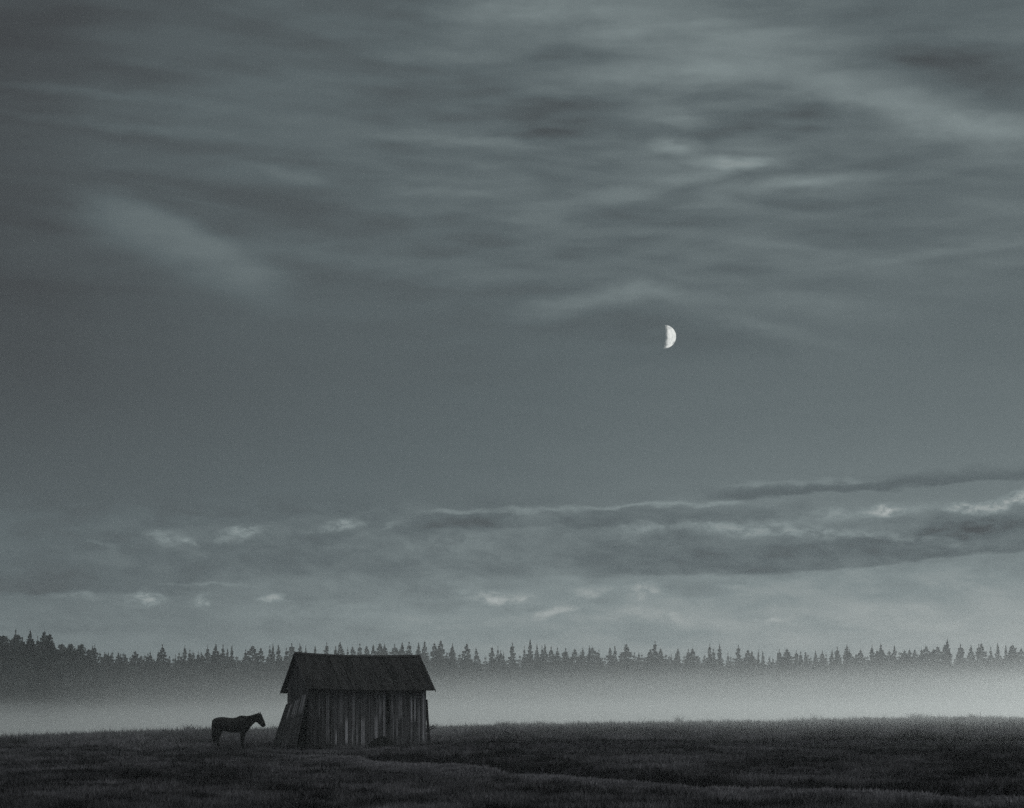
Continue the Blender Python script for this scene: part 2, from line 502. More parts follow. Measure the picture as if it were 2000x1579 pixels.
# ------------------------------------------------------------------ forest
def spruce_mesh(seed, slim=1.0, ragged=.3, top_bare=0.0, whorls=30):
    """a spruce of height 1: drooping branch fans round a tapering stem"""
    r = random.Random(seed)
    m = MB()
    for k in range(whorls):
        t = (k + r.uniform(-.3, .3)) / whorls
        z = .06 + .93 * max(t, 0)
        prof = (1 - t) ** .66 * (.195 * slim) * min(1.0, max(0.0, (1 - t)) / .11) ** .5 + .003
        if t > .72: prof *= (1 - top_bare * r.random())
        prof *= 1 + .38 * ragged * r.uniform(-1, .75)
        nb = 10 if t < .6 else 8
        a0 = r.uniform(0, 6.28)
        for j in range(nb):
            if r.random() < .10: continue
            an = a0 + 6.283 * j / nb + r.uniform(-.3, .3)
            ln = prof * r.uniform(.42, 1.12) * (1.25 if r.random() < .12 else 1)
            dr = ln * r.uniform(.25, .6) * (1 if t < .8 else .2)
            ca, sa = math.cos(an), math.sin(an)
            w = ln * r.uniform(.22, .36) + .004
            tone = r.uniform(.2, .9)
            px_, py_ = -sa, ca
            P = [(0, 0, z + .012)]
            for f_, wf, zf in ((.35, .9, -.15), (.7, 1.0, -.55), (1.0, .12, -1.0)):
                for s in (-1, 1):
                    jit = r.uniform(.75, 1.2)
                    P.append((ca * ln * f_ + px_ * w * wf * s * jit, sa * ln * f_ + py_ * w * wf * s * jit, z + dr * zf * jit - .012 * (1 - t) * r.random()))
            m.add(P, [(0, 1, 2), (1, 3, 4, 2), (3, 5, 6, 4)], tone)
            # hanging skirt gives the branch some depth
            Q = [(ca * ln * .3, sa * ln * .3, z - .1 * dr), (ca * ln * .9, sa * ln * .9, z - .8 * dr), (ca * ln * .75, sa * ln * .75, z - dr - .022 * r.uniform(.5, 1.5)), (ca * ln * .3, sa * ln * .3, z - dr - .02)]
            m.add(Q, [(0, 1, 2, 3)], tone * .8)
    m.add([(-.004, 0, .9), (.004, 0, .9), (0, .004, .9), (0, 0, 1.0)], [(0, 1, 3), (1, 2, 3), (2, 0, 3)], .4)
    return m.mesh('spruce_crown')

def broad_mesh(seed):
    """a loose broadleaved crown of height 1 built from leaf clumps along limbs"""
    r = random.Random(seed)
    m = MB()
    lobes = []
    for i in range(22):
        z = r.uniform(.30, .93)
        rad = .21 * min(1, (1.02 - z) * 1.9) ** .8 + .01
        an = r.uniform(0, 6.28); d = rad * r.uniform(.2, 1)
        lobes.append((d * math.cos(an), d * math.sin(an), z, r.uniform(.04, .10) * (1.15 - .5 * z)))
    lobes.append((0, 0, .95, .03))
    lobes.append((.02, 0, .88, .045))
    for (lx, ly, lz, lr) in lobes:
        for q in range(110):
            d = Vector((r.gauss(0, 1), r.gauss(0, 1), r.gauss(0, 1))).normalized() * lr * r.uniform(.2, 1.1)
            c = Vector((lx, ly, lz)) + Vector((d.x, d.y, d.z * 1.05))
            s = r.uniform(.007, .016)
            t1 = Vector((r.gauss(0, 1), r.gauss(0, 1), r.gauss(0, 1))).normalized()
            t2 = t1.orthogonal().normalized()
            m.add([c - t1 * s, c + t2 * s * .7, c + t1 * s, c - t2 * s * .7], [(0, 1, 2, 3)], r.uniform(.2, 1))
    return m.mesh('broadleaf_crown'), lobes

def trunk_mesh(r0, h, limbs=()):
    m = MB()
    def tube(p, q, ra, rb, n=7):
        p, q = Vector(p), Vector(q); d = (q - p).normalized(); u = d.orthogonal().normalized(); w = d.cross(u)
        ring = [p + (u * math.cos(6.283 * i / n) + w * math.sin(6.283 * i / n)) * ra for i in range(n)] + \
               [q + (u * math.cos(6.283 * i / n) + w * math.sin(6.283 * i / n)) * rb for i in range(n)]
        m.add(ring, [(i, (i + 1) % n, n + (i + 1) % n, n + i) for i in range(n)] + [tuple(range(n))[::-1], tuple(range(n, 2 * n))], .5)
    tube((0, 0, -.03), (0, 0, h * .5), r0, r0 * .6)
    tube((0, 0, h * .5), (0, 0, h), r0 * .6, r0 * .12)
    for (x, y, z, l) in limbs:
        tube((0, 0, max(.12, z - .22)), (x, y, z), r0 * .4, r0 * .12, 5)
    return m.mesh('trunk')

SPR = [('slender', spruce_mesh(1, .66, .30, .15, 44)), ('slender', spruce_mesh(2, .76, .38, .25, 42)), ('broad', spruce_mesh(3, 1.25, .25, .1, 36)),
       ('broad', spruce_mesh(4, 1.05, .32, .2, 38)), ('ragged', spruce_mesh(5, .9, .45, .4, 36)), ('thin', spruce_mesh(6, .46, .40, .2, 44)), ('full', spruce_mesh(7, 1.45, .2, 0, 36))]
SPR_T = trunk_mesh(.012, .97)
BRD = []
for s in (21, 22, 23):
    cm, lob = broad_mesh(s)
    BRD.append((cm, trunk_mesh(.018, .9, lob[:9])))

# treetop rows: azimuth (photograph column), top (photograph row), kind (s slender, b broad, r ragged, t thin, f full, o broadleaved)
TREES = """4,1240,o 12,1243,r 24,1226,r 36,1236,o 46,1241,r 61,1227,s 73,1238,r 86,1227,b 97,1236,o 107,1247,r 135,1255,o 155,1256,o 170,1266,o
178,1258,s 187,1255,b 200,1270,r 216,1272,b 231,1271,s 238,1274,r 247,1275,s 262,1268,f 286,1274,r 293,1271,b 308,1269,s 322,1255,b 343,1276,r 360,1256,b 370,1266,r 383,1269,b 396,1270,s
409,1257,b 423,1254,s 431,1256,r 441,1263,b 453,1256,s 478,1265,r 491,1257,f 511,1261,b 527,1258,r 535,1253,s 548,1255,s 559,1262,r 571,1253,b 589,1254,s 600,1258,t 613,1257,f 637,1251,b 651,1259,r 660,1262,s 670,1250,s 682,1261,t 692,1258,b
702,1254,r 714,1257,b 726,1256,s 737,1251,b 743,1254,r 754,1254,s 771,1255,b 783,1251,s 799,1250,r 814,1251,s 828,1248,s 849,1251,b 857,1254,r 864,1246,b 877,1260,s 888,1252,s 911,1253,f 934,1261,f 962,1260,s 971,1259,r 980,1267,b 987,1270,t
1004,1252,b 1024,1259,r 1033,1244,s 1049,1253,s 1058,1258,r 1064,1254,s 1077,1260,b 1085,1262,r 1101,1263,b 1118,1263,b 1131,1270,r 1141,1262,s 1151,1258,t 1160,1260,b 1168,1266,r 1190,1260,f 1205,1257,s 1226,1253,f 1246,1272,t 1267,1263,b 1278,1248,b 1293,1262,f
1313,1274,r 1325,1262,f 1345,1265,b 1357,1262,f 1384,1254,b 1391,1264,r 1409,1255,t 1421,1272,r 1446,1256,b 1459,1265,b 1467,1268,s 1478,1267,t 1488,1268,s 1504,1281,r 1526,1265,b 1537,1263,f 1550,1267,b 1562,1270,r 1577,1269,s 1590,1267,s
1605,1268,b 1621,1266,s 1639,1261,b 1650,1255,s 1661,1265,b 1677,1265,f 1700,1256,b 1710,1266,f 1720,1254,s 1730,1266,b 1748,1257,s 1766,1266,b 1775,1265,f 1783,1264,b 1796,1265,s 1812,1257,b 1826,1264,f 1833,1258,f 1842,1255,f 1852,1245,t 1858,1264,b 1869,1265,s 1879,1255,b 1895,1256,s 1907,1255,b 1918,1252,b
1937,1261,r 1946,1252,s 1961,1255,s 1975,1258,f 1983,1256,f 1998,1262,b""".split()
KIND = {'s': (0, 1), 'b': (3, 2), 'r': (4,), 't': (5,), 'f': (6, 2)}
ORD = ['first', 'second', 'third', 'fourth', 'fifth', 'sixth', 'seventh', 'eighth', 'ninth', 'tenth', 'eleventh', 'twelfth', 'thirteenth', 'fourteenth']
# landmarks along the treeline: column and what can be found there
LAND = [(-10, 'the misty wood at the left edge of the picture'), (174, 'the dark wood at far left'), (462, 'the notch in the treeline above the horse'), (576, "the left end of the barn's ridge"),
        (823, "the right end of the barn's ridge"), (1033, 'the tallest slender spire'), (1278, 'the tall spire under the moon'), (1508, 'the low notch right of the moon'),
        (1700, 'the squared block of spruces'), (1852, 'the tall thin spire near the right edge'), (2010, 'the right edge of the picture')]
SPECIAL = {1033: 'slender spruce spire, the tallest treetop midway along the misty treeline', 1278: 'tall pointed spruce rising above broad neighbours beneath the moon',
           1852: 'thin bare-topped spruce spire, tallest treetop near the right edge', 322: 'lone pointed spruce standing higher than its neighbours left of the horse',
           4: 'dark broadleaved tree cut by the left edge of the picture', 24: 'dark ragged spruce, the first tall tip in the wood at far left', 61: 'slender spruce tip, middle one of the three tallest at far left', 86: 'broad dark spruce, third tall tip in the wood at far left', 1409: 'thin isolated spruce column just right of the moon',
           864: 'tall spruce with thick top, highest just right of the barn roof', 1504: 'lowest small spruce, down in the notch right of the moon', 1700: 'broad spruce at the left corner of a squared block of trees'}
ADJ = {'s': 'slender', 'b': 'broad', 'r': 'ragged', 't': 'thin', 'f': 'full round', 'o': 'broadleaved'}
tl = []
for w_ in TREES:
    x_, y_, k_ = w_.split(',')
    tl.append((int(x_), int(y_), k_))
tl.sort()
bpxs = [l[0] for l in LAND]
cnt = 0
for i, (px, py, k) in enumerate(tl):
    rr = random.Random(i * 7 + 1)
    if k == 'o' or px < 172: D = rr.uniform(470, 520) + max(0, px - 110) * .6
    else: D = float(np.interp(px, [170, 300, 600, 1200, 2000], [560, 640, 690, 715, 725])) + rr.uniform(-22, 22)
    x = at(px, D)
    ztop = EYE + (HOR - py) / F * D
    zg = gz1(x, D)
    H = ztop - zg
    root = empty('broadleaved_tree' if k == 'o' else 'spruce_tree', (x, D, zg), rr.uniform(0, 6.28))
    if k == 'o':
        cm, tm = BRD[i % 3]; wd = rr.uniform(.85, 1.05)
    else:
        ki = KIND[k]; cm, tm = SPR[ki[i % len(ki)]][1], SPR_T; wd = rr.uniform(.72, 1.65)
    cr_ = link('crown', cm, M_NEEDLE, root); tr_ = link('trunk', tm, M_BARK, root)
    for o in (cr_, tr_): o.scale = (H * wd, H * wd, H)
    root.rotation_euler = (R(rr.uniform(-1.6, 1.6)), R(rr.uniform(-1.8, 1.8)), rr.uniform(0, 6.28))
    # label by counting from the closer landmark
    z = max(j for j in range(len(bpxs)) if bpxs[j] <= px)
    zone = [q for q in tl if bpxs[z] <= q[0] < bpxs[min(z + 1, len(bpxs) - 1)] and q[0] not in SPECIAL]
    if px in SPECIAL: lab = SPECIAL[px]
    else:
        n_l = zone.index((px, py, k)); n_r = len(zone) - 1 - n_l
        noun = 'tree' if k == 'o' else 'spruce'
        if z == 0: lab = f'{ADJ[k]} {noun}, {ORD[n_l]} lower crown from the left edge in the dark wood'
        elif z == 3: lab = f'{ADJ[k]} {noun} over the barn roof, {ORD[min(n_l, n_r, 13)]} from the {"left" if n_l <= n_r else "right"} end of its ridge'
        elif n_l <= n_r: lab = f'{ADJ[k]} {noun}, {ORD[n_l]} treetop right of {LAND[z][1]}'
        else: lab = f'{ADJ[k]} {noun}, {ORD[n_r]} treetop left of {LAND[z + 1][1]}'
    tag(root, lab, 'tree', 'trees of the dark wood at far left' if px < 172 else 'spruces along the misty treeline')

# the closed mass of the wood behind the front trees
fv, ff, ft = [], [], []
def mesh_arrays(me):
    v_ = np.empty(len(me.vertices) * 3, np.float32); me.vertices.foreach_get('co', v_)
    me.calc_loop_triangles()
    t_ = np.empty(len(me.loop_triangles) * 3, np.int32); me.loop_triangles.foreach_get('vertices', t_)
    a_ = np.empty(len(me.vertices), np.float32); me.attributes['tone'].data.foreach_get('value', a_)
    return v_.reshape(-1, 3), t_.reshape(-1, 3), a_
FILL = [mesh_arrays(spruce_mesh(50 + i, sl, .3, .1, 26)) for i, sl in enumerate((1.2, 1.5, 1.0, 1.7))] + [mesh_arrays(BRD[0][0])]
off = 0
px = -330.0
while px < 2330:
    rr = random.Random(int(px * 10))
    for row in range(2):
        left = px < 165
        D = rr.uniform(540, 600) if left else float(np.interp(px, [165, 300, 600, 2000], [600, 680, 740, 780])) + rr.uniform(0, 60)
        top = float(np.interp(px, [0, 100, 120, 170], [1243, 1245, 1261, 1266])) + rr.uniform(-5, 12) if left else 1279 + rr.uniform(-7, 9) + 7 * math.sin(px * .021) * math.sin(px * .0073 + 1)
        if px < -10 or px > 2010: top = 1262 + rr.uniform(-12, 18)
        q = px + rr.uniform(-6, 6)
        x = at(q, D); zg = gz1(x, D); H = EYE + (HOR - top) / F * D - zg
        v_, t_, a_ = FILL[4] if left and rr.random() < .3 else FILL[rr.randrange(4)]
        an = rr.uniform(0, 6.28); c, s = math.cos(an), math.sin(an)
        vv = v_ * np.array([H * 1.1, H * 1.1, H], np.float32)
        fv.append(np.stack([vv[:, 0] * c - vv[:, 1] * s + x, vv[:, 0] * s + vv[:, 1] * c + D, vv[:, 2] + zg], -1)); ff.append(t_ + off); ft.append(a_)
        off += len(v_)
    px += 9.5
forest = link('forest', fast_mesh('forest', np.concatenate(fv), np.concatenate(ff), np.concatenate(ft)), M_NEEDLE)
tag(forest, 'closed dark mass of the far spruce wood behind the front treetops', 'forest', kind='stuff')

# ------------------------------------------------------------------ barn
TH = R(18.2)
BX, BY = at(603, 119.0), 119.0
BZ = 0.03
L_, DP = 5.70, 4.35          # front length, gable depth
barn = empty('wooden_barn', (BX, BY, BZ), TH)
tag(barn, 'old weathered grey board barn with a sagging steep board roof', 'barn')
def bw_pt(x, y): return (BX + x * math.cos(TH) - y * math.sin(TH), BY + x * math.sin(TH) + y * math.cos(TH))

EAVE_F, EAVE_B, OV_F, OV_B = 2.76, 2.60, .45, .80
RIDGE_Y = DP / 2
RIDGE_Z = 4.49
sl_f = (RIDGE_Z - EAVE_F) / (RIDGE_Y + OV_F)
sl_b = (RIDGE_Z - EAVE_B) / (DP - RIDGE_Y + OV_B)
def roof_z(y):
    return RIDGE_Z - (RIDGE_Y - y) * sl_f if y <= RIDGE_Y else RIDGE_Z - (y - RIDGE_Y) * sl_b

def board(m, p0, p1, width_dir, wd, thick_dir, th, tones, cuts=5, jag=0.0, rr=random, warp=.006):
    """a sawn board from p0 to p1, cut into lengths so that tone and warp can vary"""
    p0, p1, wdv, td = Vector(p0), Vector(p1), Vector(width_dir), Vector(thick_dir)
    V_, T_, F_ = [], [], []
    for k in range(cuts + 1):
        t = k / cuts
        c = p0.lerp(p1, t) + td * rr.uniform(-warp, warp) + wdv * rr.uniform(-warp, warp) * .6
        tn = tones(t) if callable(tones) else tones
        for (a_, b2) in ((-.5, 0), (.5, 0), (.5, 1), (-.5, 1)):
            e = wdv * wd * a_ + td * th * b2
            if k in (0, cuts) and jag: e = e + (p1 - p0).normalized() * (rr.uniform(-jag, jag))
            V_.append(c + e); T_.append(tn)
    for k in range(cuts):
        o = k * 4
        for i in range(4):
            j = (i + 1) % 4
            F_.append((o + i, o + j, o + 4 + j, o + 4 + i))
    F_ += [(3, 2, 1, 0), tuple(cuts * 4 + i for i in range(4))]
    m.add(V_, F_, T_)

# front wall: one sheet of vertical boards
def zpix(y): return EYE + (HOR - y) / F * 119.0 - BZ
BRIGHT = [  # local x, width, z from, z to, tone  (bare paler wood on some boards)
    (603 + 53, 4, 1453, 1434, .62), (603 + 72, 5, 1453, 1410, .68), (603 + 84, 5, 1456, 1428, .45), (603 + 92, 6, 1456, 1420, .36), (603 + 104, 7, 1458, 1408, .44), (603 + 86, 4, 1430, 1352, .34),
    (603 + 129, 9, 1444, 1404, .50), (603 + 137, 4, 1410, 1352, .33), (603 + 145, 5, 1440, 1352, .38), (603 + 139, 4, 1392, 1372, .42), (603 + 161, 5, 1395, 1350, .40), (603 + 164, 4, 1440, 1400, .30),
    (603 + 170, 4, 1438, 1408, .36), (603 + 177, 6, 1400, 1352, .30), (603 + 200, 2.6, 1408, 1366, .62), (603 + 205, 2.6, 1405, 1366, .55), (603 + 200, 5, 1440, 1420, .30), (603 + 223, 3, 1450, 1352, .50),
    (603 + 36, 5, 1448, 1352, .22), (603 + 20, 6, 1400, 1352, .22), (603 + 214, 4, 1445, 1380, .34), (603 + 62, 5, 1420, 1355, .24)]
def front_tone(xm, base, rr):
    px_ = 603 + xm * (229 / L_)
    lst = [(zpix(a_), zpix(b2), t_) for (c, w, a_, b2, t_) in BRIGHT if abs(px_ - c) <= w * .40]
    ph = rr.uniform(0, 6)
    def f(t, z0=-.1, z1=3.02):
        z = z0 + (z1 - z0) * t
        v_ = base + .04 * math.sin(z * 2.3 + ph)
        for (a_, b2, tn) in lst:
            tn = tn * 1.4; g_ = min(1, max(0, (z - a_ + .2) / .3)) * min(1, max(0, (b2 + .25 - z) / .4))
            v_ = max(v_, v_ + (tn + .06 * math.sin(z * 9 + ph) - v_) * g_)
        return v_
    return f
rr = random.Random(5)
fw = MB()
x = 0.0
GAP = (3.70, 3.92); k_ = 0
while x < L_ - .03:
    wd = rr.choice((.055, .065, .075, .085, .10))
    wd = min(wd, L_ - x)
    c = x + wd / 2
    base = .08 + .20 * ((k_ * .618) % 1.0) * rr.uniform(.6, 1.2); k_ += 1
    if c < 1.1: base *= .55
    y0 = -rr.uniform(.0, .022)
    zb = -.12 + rr.uniform(0, .10)
    zt = 3.0
    if GAP[0] < c < GAP[1]:
        zt = 1.12 + rr.uniform(-.08, .05); base = .06; y0 = .0
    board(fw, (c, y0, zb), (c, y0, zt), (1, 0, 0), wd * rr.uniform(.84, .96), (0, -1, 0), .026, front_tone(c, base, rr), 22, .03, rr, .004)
    x += wd
for z in (.35, 1.6, 2.72):      # rails the boards are nailed to, behind them
    fw.add([(0, .012, z), (L_, .012, z), (L_, .09, z), (0, .09, z), (0, .012, z + .12), (L_, .012, z + .12), (L_, .09, z + .12), (0, .09, z + .12)],
           [(0, 3, 2, 1), (4, 5, 6, 7), (0, 1, 5, 4), (1, 2, 6, 5), (2, 3, 7, 6), (3, 0, 4, 7)], .03)
link('front_wall', fw.mesh('front_wall'), M_WOOD, barn)

def gable(xp, nrm, seed, dark):
    rr = random.Random(seed)
    m = MB()
    y = 0.04
    while y < DP - .03:
        wd = min(rr.uniform(.09, .18), DP - y)
        c = y + wd / 2
        zt = roof_z(c) - .05
        bs = rr.uniform(.02, .14) * dark
        board(m, (xp, c, -.12 + rr.uniform(0, .08)), (xp, c, zt), (0, 1, 0), wd * rr.uniform(.9, .99), (nrm, 0, 0), .026, bs, 8, .0, rr, .004)
        y += wd
    return m.mesh('gable_wall')
link('gable_wall', gable(0.03, -1, 8, 1.0), M_WOOD, barn)
link('gable_wall', gable(L_ - .03, 1, 9, 1.0), M_WOOD, barn)
bwm = MB(); x = 0.06; rr = random.Random(3)
while x < L_ - .06:
    wd = min(rr.uniform(.12, .2), L_ - .06 - x)
    board(bwm, (x + wd / 2, DP, -.12), (x + wd / 2, DP, 2.95), (1, 0, 0), wd * .985, (0, 1, 0), .026, rr.uniform(.05, .2), 4, .02, rr)
    x += wd
link('rear_wall', bwm.mesh('rear_wall'), M_WOOD, barn)

# roof: two slopes of long boards laid down the slope over a sagging ridge
X0, X1 = -.16, L_ + .30
def sag(x):
    t = (x - X0) / (X1 - X0)
    return -.17 * math.sin(math.pi * min(1, max(0, t)) ** .9) * .55 - .10 * t
def sag_e(x):
    t = (x - X0) / (X1 - X0)
    return -.05 * t - .05 * math.sin(math.pi * t) 
def slope_mesh(front):
    rr = random.Random(31 if front else 32)
    m = MB()
    x = X0
    SEAM = (1.42, 2.05, 3.42, 4.05, 5.02) if front else ()
    done = set()
    while x < X1 - .02:
        wd = min(rr.uniform(.12, .20), X1 - x)
        sm_ = [s for s in SEAM if s not in done and s < x + .10]
        seam = bool(sm_)
        if seam: wd = .055; done.update(sm_)
        c = x + wd / 2
        if front: e = (c, -OV_F - rr.uniform(-.03, .05), EAVE_F + sag_e(c)); d = Vector((0, RIDGE_Y + OV_F, RIDGE_Z - EAVE_F)).normalized()
        else: e = (c, DP + OV_B + rr.uniform(-.04, .05), EAVE_B + sag_e(c)); d = Vector((0, -(DP - RIDGE_Y + OV_B), RIDGE_Z - EAVE_B)).normalized()
        top = (c, RIDGE_Y + (.02 if front else -.0), RIDGE_Z + sag(c))
        nrm = Vector((0, -d.z, d.y)) if front else Vector((0, d.z, -d.y))
        if nrm.z < 0: nrm = -nrm
        near = min([abs(c - s) for s in SEAM] + [9])
        base = rr.uniform(.06, .12)
        if seam: base = 0.0
        ph = rr.uniform(0, 6)
        board(m, e, top, (1, 0, 0), wd * .985, nrm, (.012 if seam else .028 + rr.uniform(0, .012)), lambda t: base + (0 if seam else .03 * math.sin(t * 7 + ph)), 8, .0, rr, .006)
        x += wd
    return m.mesh('roof_slope')
rs = link('roof_slope', slope_mesh(True), M_ROOF, barn)
link('roof_slope', slope_mesh(False), M_ROOF, barn)
# barge boards, ridge board, rafter tails
rb = MB()
for i in range(12):
    xa, xb = X0 + (X1 - X0) * i / 12, X0 + (X1 - X0) * (i + 1) / 12
    za, zb_ = RIDGE_Z + sag(xa) + .03, RIDGE_Z + sag(xb) + .03
    board(rb, (xa, RIDGE_Y - .07, za - .04), (xb, RIDGE_Y - .07, zb_ - .04), (0, .86, -.55 * -1), .17, (0, -.5, .86), .022, .14, 1, 0, random.Random(i), 0)
link('ridge_board', rb.mesh('ridge_board'), M_ROOF, barn)
def verge(xp):
    m = MB()
    s0, s1 = sag(xp), sag_e(xp)
    board(m, (xp, -OV_F, EAVE_F + s1 - .03), (xp, RIDGE_Y, RIDGE_Z + s0 - .03), (0, -.5, -.82), .12, (1, 0, 0), .024, .10, 4, 0, random.Random(2), .003)
    board(m, (xp, DP + OV_B, EAVE_B + s1 - .03), (xp, RIDGE_Y, RIDGE_Z + s0 - .03), (0, .5, -.82), .12, (1, 0, 0), .024, .10, 4, 0, random.Random(3), .003)
    return m.mesh('barge_board')
link('barge_board', verge(X0 - .026), M_WOOD, barn)
link('barge_board', verge(X1 + .002), M_WOOD, barn)
for yy, zz in ((DP + .52, 2.60), (DP + .28, 2.66), (-.22, 2.72)):
    m = MB()
    board(m, (X0 + .02, yy, zz), (X1 - .02, yy, zz - .02), (0, 1, 0), .09, (0, 0, 1), .12, .05, 2, 0, random.Random(1), .0)
    link('purlin', m.mesh('purlin'), M_WOOD, barn)

# boards propped against the near gable
rr = random.Random(77)
yb = DP + .02
k = 0
while yb > .10:
    wd = rr.uniform(.17, .27)
    c = yb - wd / 2
    topz = 2.05 + .45 * min(1, max(0, (3.0 - c) / 2.4)) + rr.uniform(-.03, .03)
    foot = .60 + .040 * c + rr.uniform(-.005, .005)
    if k == 0: topz = 2.06
    m = MB()
    p0, p1 = Vector((-foot, c, -.06)), Vector((-.035, c + rr.uniform(-.015, .015), topz))
    d = (p1 - p0).normalized(); nr = Vector((-d.z, 0, d.x))
    bs = rr.uniform(.02, .12)
    hi = rr.random() < .4
    board(m, p0, p1, (0, 1, 0), wd * .97, nr, .028, (lambda t, bs=bs, hi=hi: bs + (.35 if hi and t > .72 else 0)), 8, .04, rr, .006)
    wx, wy = bw_pt(0, 0)
    o = link('leaning_board', m.mesh('leaning_board'), M_WOOD)
    o.location = (BX, BY, BZ); o.rotation_euler = (0, 0, TH)
    tag(o, 'dark weathered board propped aslant against the near gable of the barn', 'board', 'boards propped against the barn gable')
    yb -= wd * .86
    k += 1

# upright plank and two poles at the far end of the barn
m = MB()
board(m, (L_ + .24, .35, -.05), (L_ + .10, .40, 2.28), (.97, 0, .06), .12, (0, -1, 0), .04, .05, 6, .02, random.Random(4), .004)
o = link('upright_plank', m.mesh('upright_plank'), M_WOOD); o.location = (BX, BY, BZ); o.rotation_euler = (0, 0, TH)
tag(o, "dark upright plank standing against the right end of the barn", 'plank')

def pole_mesh(p, q, r0, r1, n=9, seg=6, bend=.02, seed=0, tone=.08):
    rr = random.Random(seed); m = MB(); p, q = Vector(p), Vector(q)
    d = (q - p).normalized(); u = d.orthogonal().normalized(); w = d.cross(u)
    V_, F_ = [], []
    for k in range(seg + 1):
        t = k / seg; c = p.lerp(q, t) + u * rr.uniform(-bend, bend) * (0 < k < seg)
        r_ = r0 + (r1 - r0) * t
        V_ += [c + (u * math.cos(6.283 * i / n) + w * math.sin(6.283 * i / n)) * r_ for i in range(n)]
    for k in range(seg):
        for i in range(n):
            F_.append((k * n + i, k * n + (i + 1) % n, (k + 1) * n + (i + 1) % n, (k + 1) * n + i))
    F_ += [tuple(range(n))[::-1], tuple(seg * n + i for i in range(n))]
    m.add(V_, F_, tone)
    return m.mesh('pole', True)
for (pxa, pya, lab, sd) in ((847.5, 1417.5, 'upper of two thin poles poking out beyond the right end of the barn', 1), (851, 1420.5, 'lower of two thin poles poking out beyond the right end of the barn', 2)):
    dd_ = 121.0 + .15 * sd
    tip = Vector((at(pxa, dd_), dd_, EYE + (HOR - pya) / F * dd_))
    foot = tip + Vector((-1.9, .5, -1.0)); foot.z = gz1(foot.x, foot.y) - .03
    o = link('pole', pole_mesh(foot, tip, .035, .024, seed=sd), M_WOOD)
    tag(o, lab, 'pole', 'poles propped at the end of the barn')

# ------------------------------------------------------------------ horse
def HP(X, Y): return ((X - 690) / 420.0, (1000 - Y) / 420.0)
def ring(bm, c, hv, wv, n=18):
    c, hv, wv = Vector(c), Vector(hv), Vector(wv)
    return [bm.verts.new(c + hv * math.cos(2 * math.pi * i / n) + wv * math.sin(2 * math.pi * i / n)) for i in range(n)]
def loft(bm, rings):
    for A, B in zip(rings[:-1], rings[1:]):
        n = len(A)
        for i in range(n): bm.faces.new((A[i], A[(i + 1) % n], B[(i + 1) % n], B[i]))
    bm.faces.new(rings[0][::-1]); bm.faces.new(rings[-1])
def from_pts(bm, secs, y0=0.0, n=18):
    """secs: (X1, Y1, X2, Y2, half width[, y]) - the two silhouette points of a section, in survey units"""
    rings = []
    for s in secs:
        (xa, za), (xb, zb_) = HP(s[0], s[1]), HP(s[2], s[3])
        yc = y0 if len(s) < 6 else s[5]
        rings.append(ring(bm, ((xa + xb) / 2, yc, (za + zb_) / 2), ((xa - xb) / 2, 0, (za - zb_) / 2), (0, s[4], 0), n))
    loft(bm, rings)
bm = bmesh.new()
# trunk
from_pts(bm, [(337, 500, 345, 590, .07), (348, 462, 362, 655, .17), (378, 432, 395, 690, .225), (430, 412, 440, 690, .26), (490, 402, 500, 675, .27), (565, 399, 570, 672, .275), (650, 411, 650, 690, .285),
              (735, 417, 740, 708, .29), (815, 406, 820, 708, .275), (880, 376, 885, 702, .23), (950, 378, 965, 698, .21), (1010, 400, 1025, 692, .19), (1046, 470, 1052, 668, .12), (1060, 520, 1060, 620, .06)])
# neck
from_pts(bm, [(900, 385, 1000, 690, .15), (965, 380, 1055, 655, .15), (1050, 386, 1100, 592, .125), (1130, 364, 1160, 532, .10), (1195, 346, 1195, 502, .085), (1250, 330, 1222, 500, .08)])
# head
from_pts(bm, [(1240, 330, 1196, 455, .06), (1262, 326, 1198, 492, .085), (1300, 338, 1212, 503, .095), (1328, 385, 1240, 525, .09), (1350, 432, 1268, 548, .075), (1369, 480, 1296, 573, .062),
              (1385, 520, 1315, 592, .060), (1392, 552, 1330, 600, .058), (1390, 574, 1350, 600, .042)])
# ears
for s, X_, Y_ in ((-1, 1266, 286), (1, 1291, 290)):
    (xt, zt), (xb, zb_) = HP(X_, Y_), HP(X_ - 4, 345)
    rs_ = []
    for t, w in ((0, .030), (.35, .034), (.7, .022), (1, .006)):
        rs_.append(ring(bm, (xb + (xt - xb) * t, s * (.045 + .02 * t), zb_ + (zt - zb_) * t), (w * .75, 0, 0), (0, w * .6, 0), 10))
    loft(bm, rs_)
# hind legs: thigh, gaskin, hock, cannon, fetlock, pastern, hoof
for s, ox, oz in ((-1, 0, 0), (1, -9, -10)):
    S = [(352, 560, 540, 600, .10), (350, 640, 545, 670, .125), (362, 705, 528, 712, .105), (388, 760, 505, 765, .08), (408, 805, 490, 812, .06), (414, 842, 484, 846, .048), (426, 872, 480, 874, .038),
         (440, 920, 484, 920, .033), (450, 965, 498, 960, .036), (462, 990, 508, 984, .036), (468, 1010, 522, 1010, .045), (462, 1042, 532, 1042, .055)]
    from_pts(bm, [(a_ + ox * t, b2 + (oz * t if i > 8 else 0), c + ox * t, d2 + (oz * t if i > 8 else 0), w, s * (.10 + .03 * min(1, i / 3))) for i, (a_, b2, c, d2, w) in enumerate(S) for t in [min(1, i / 6)]])
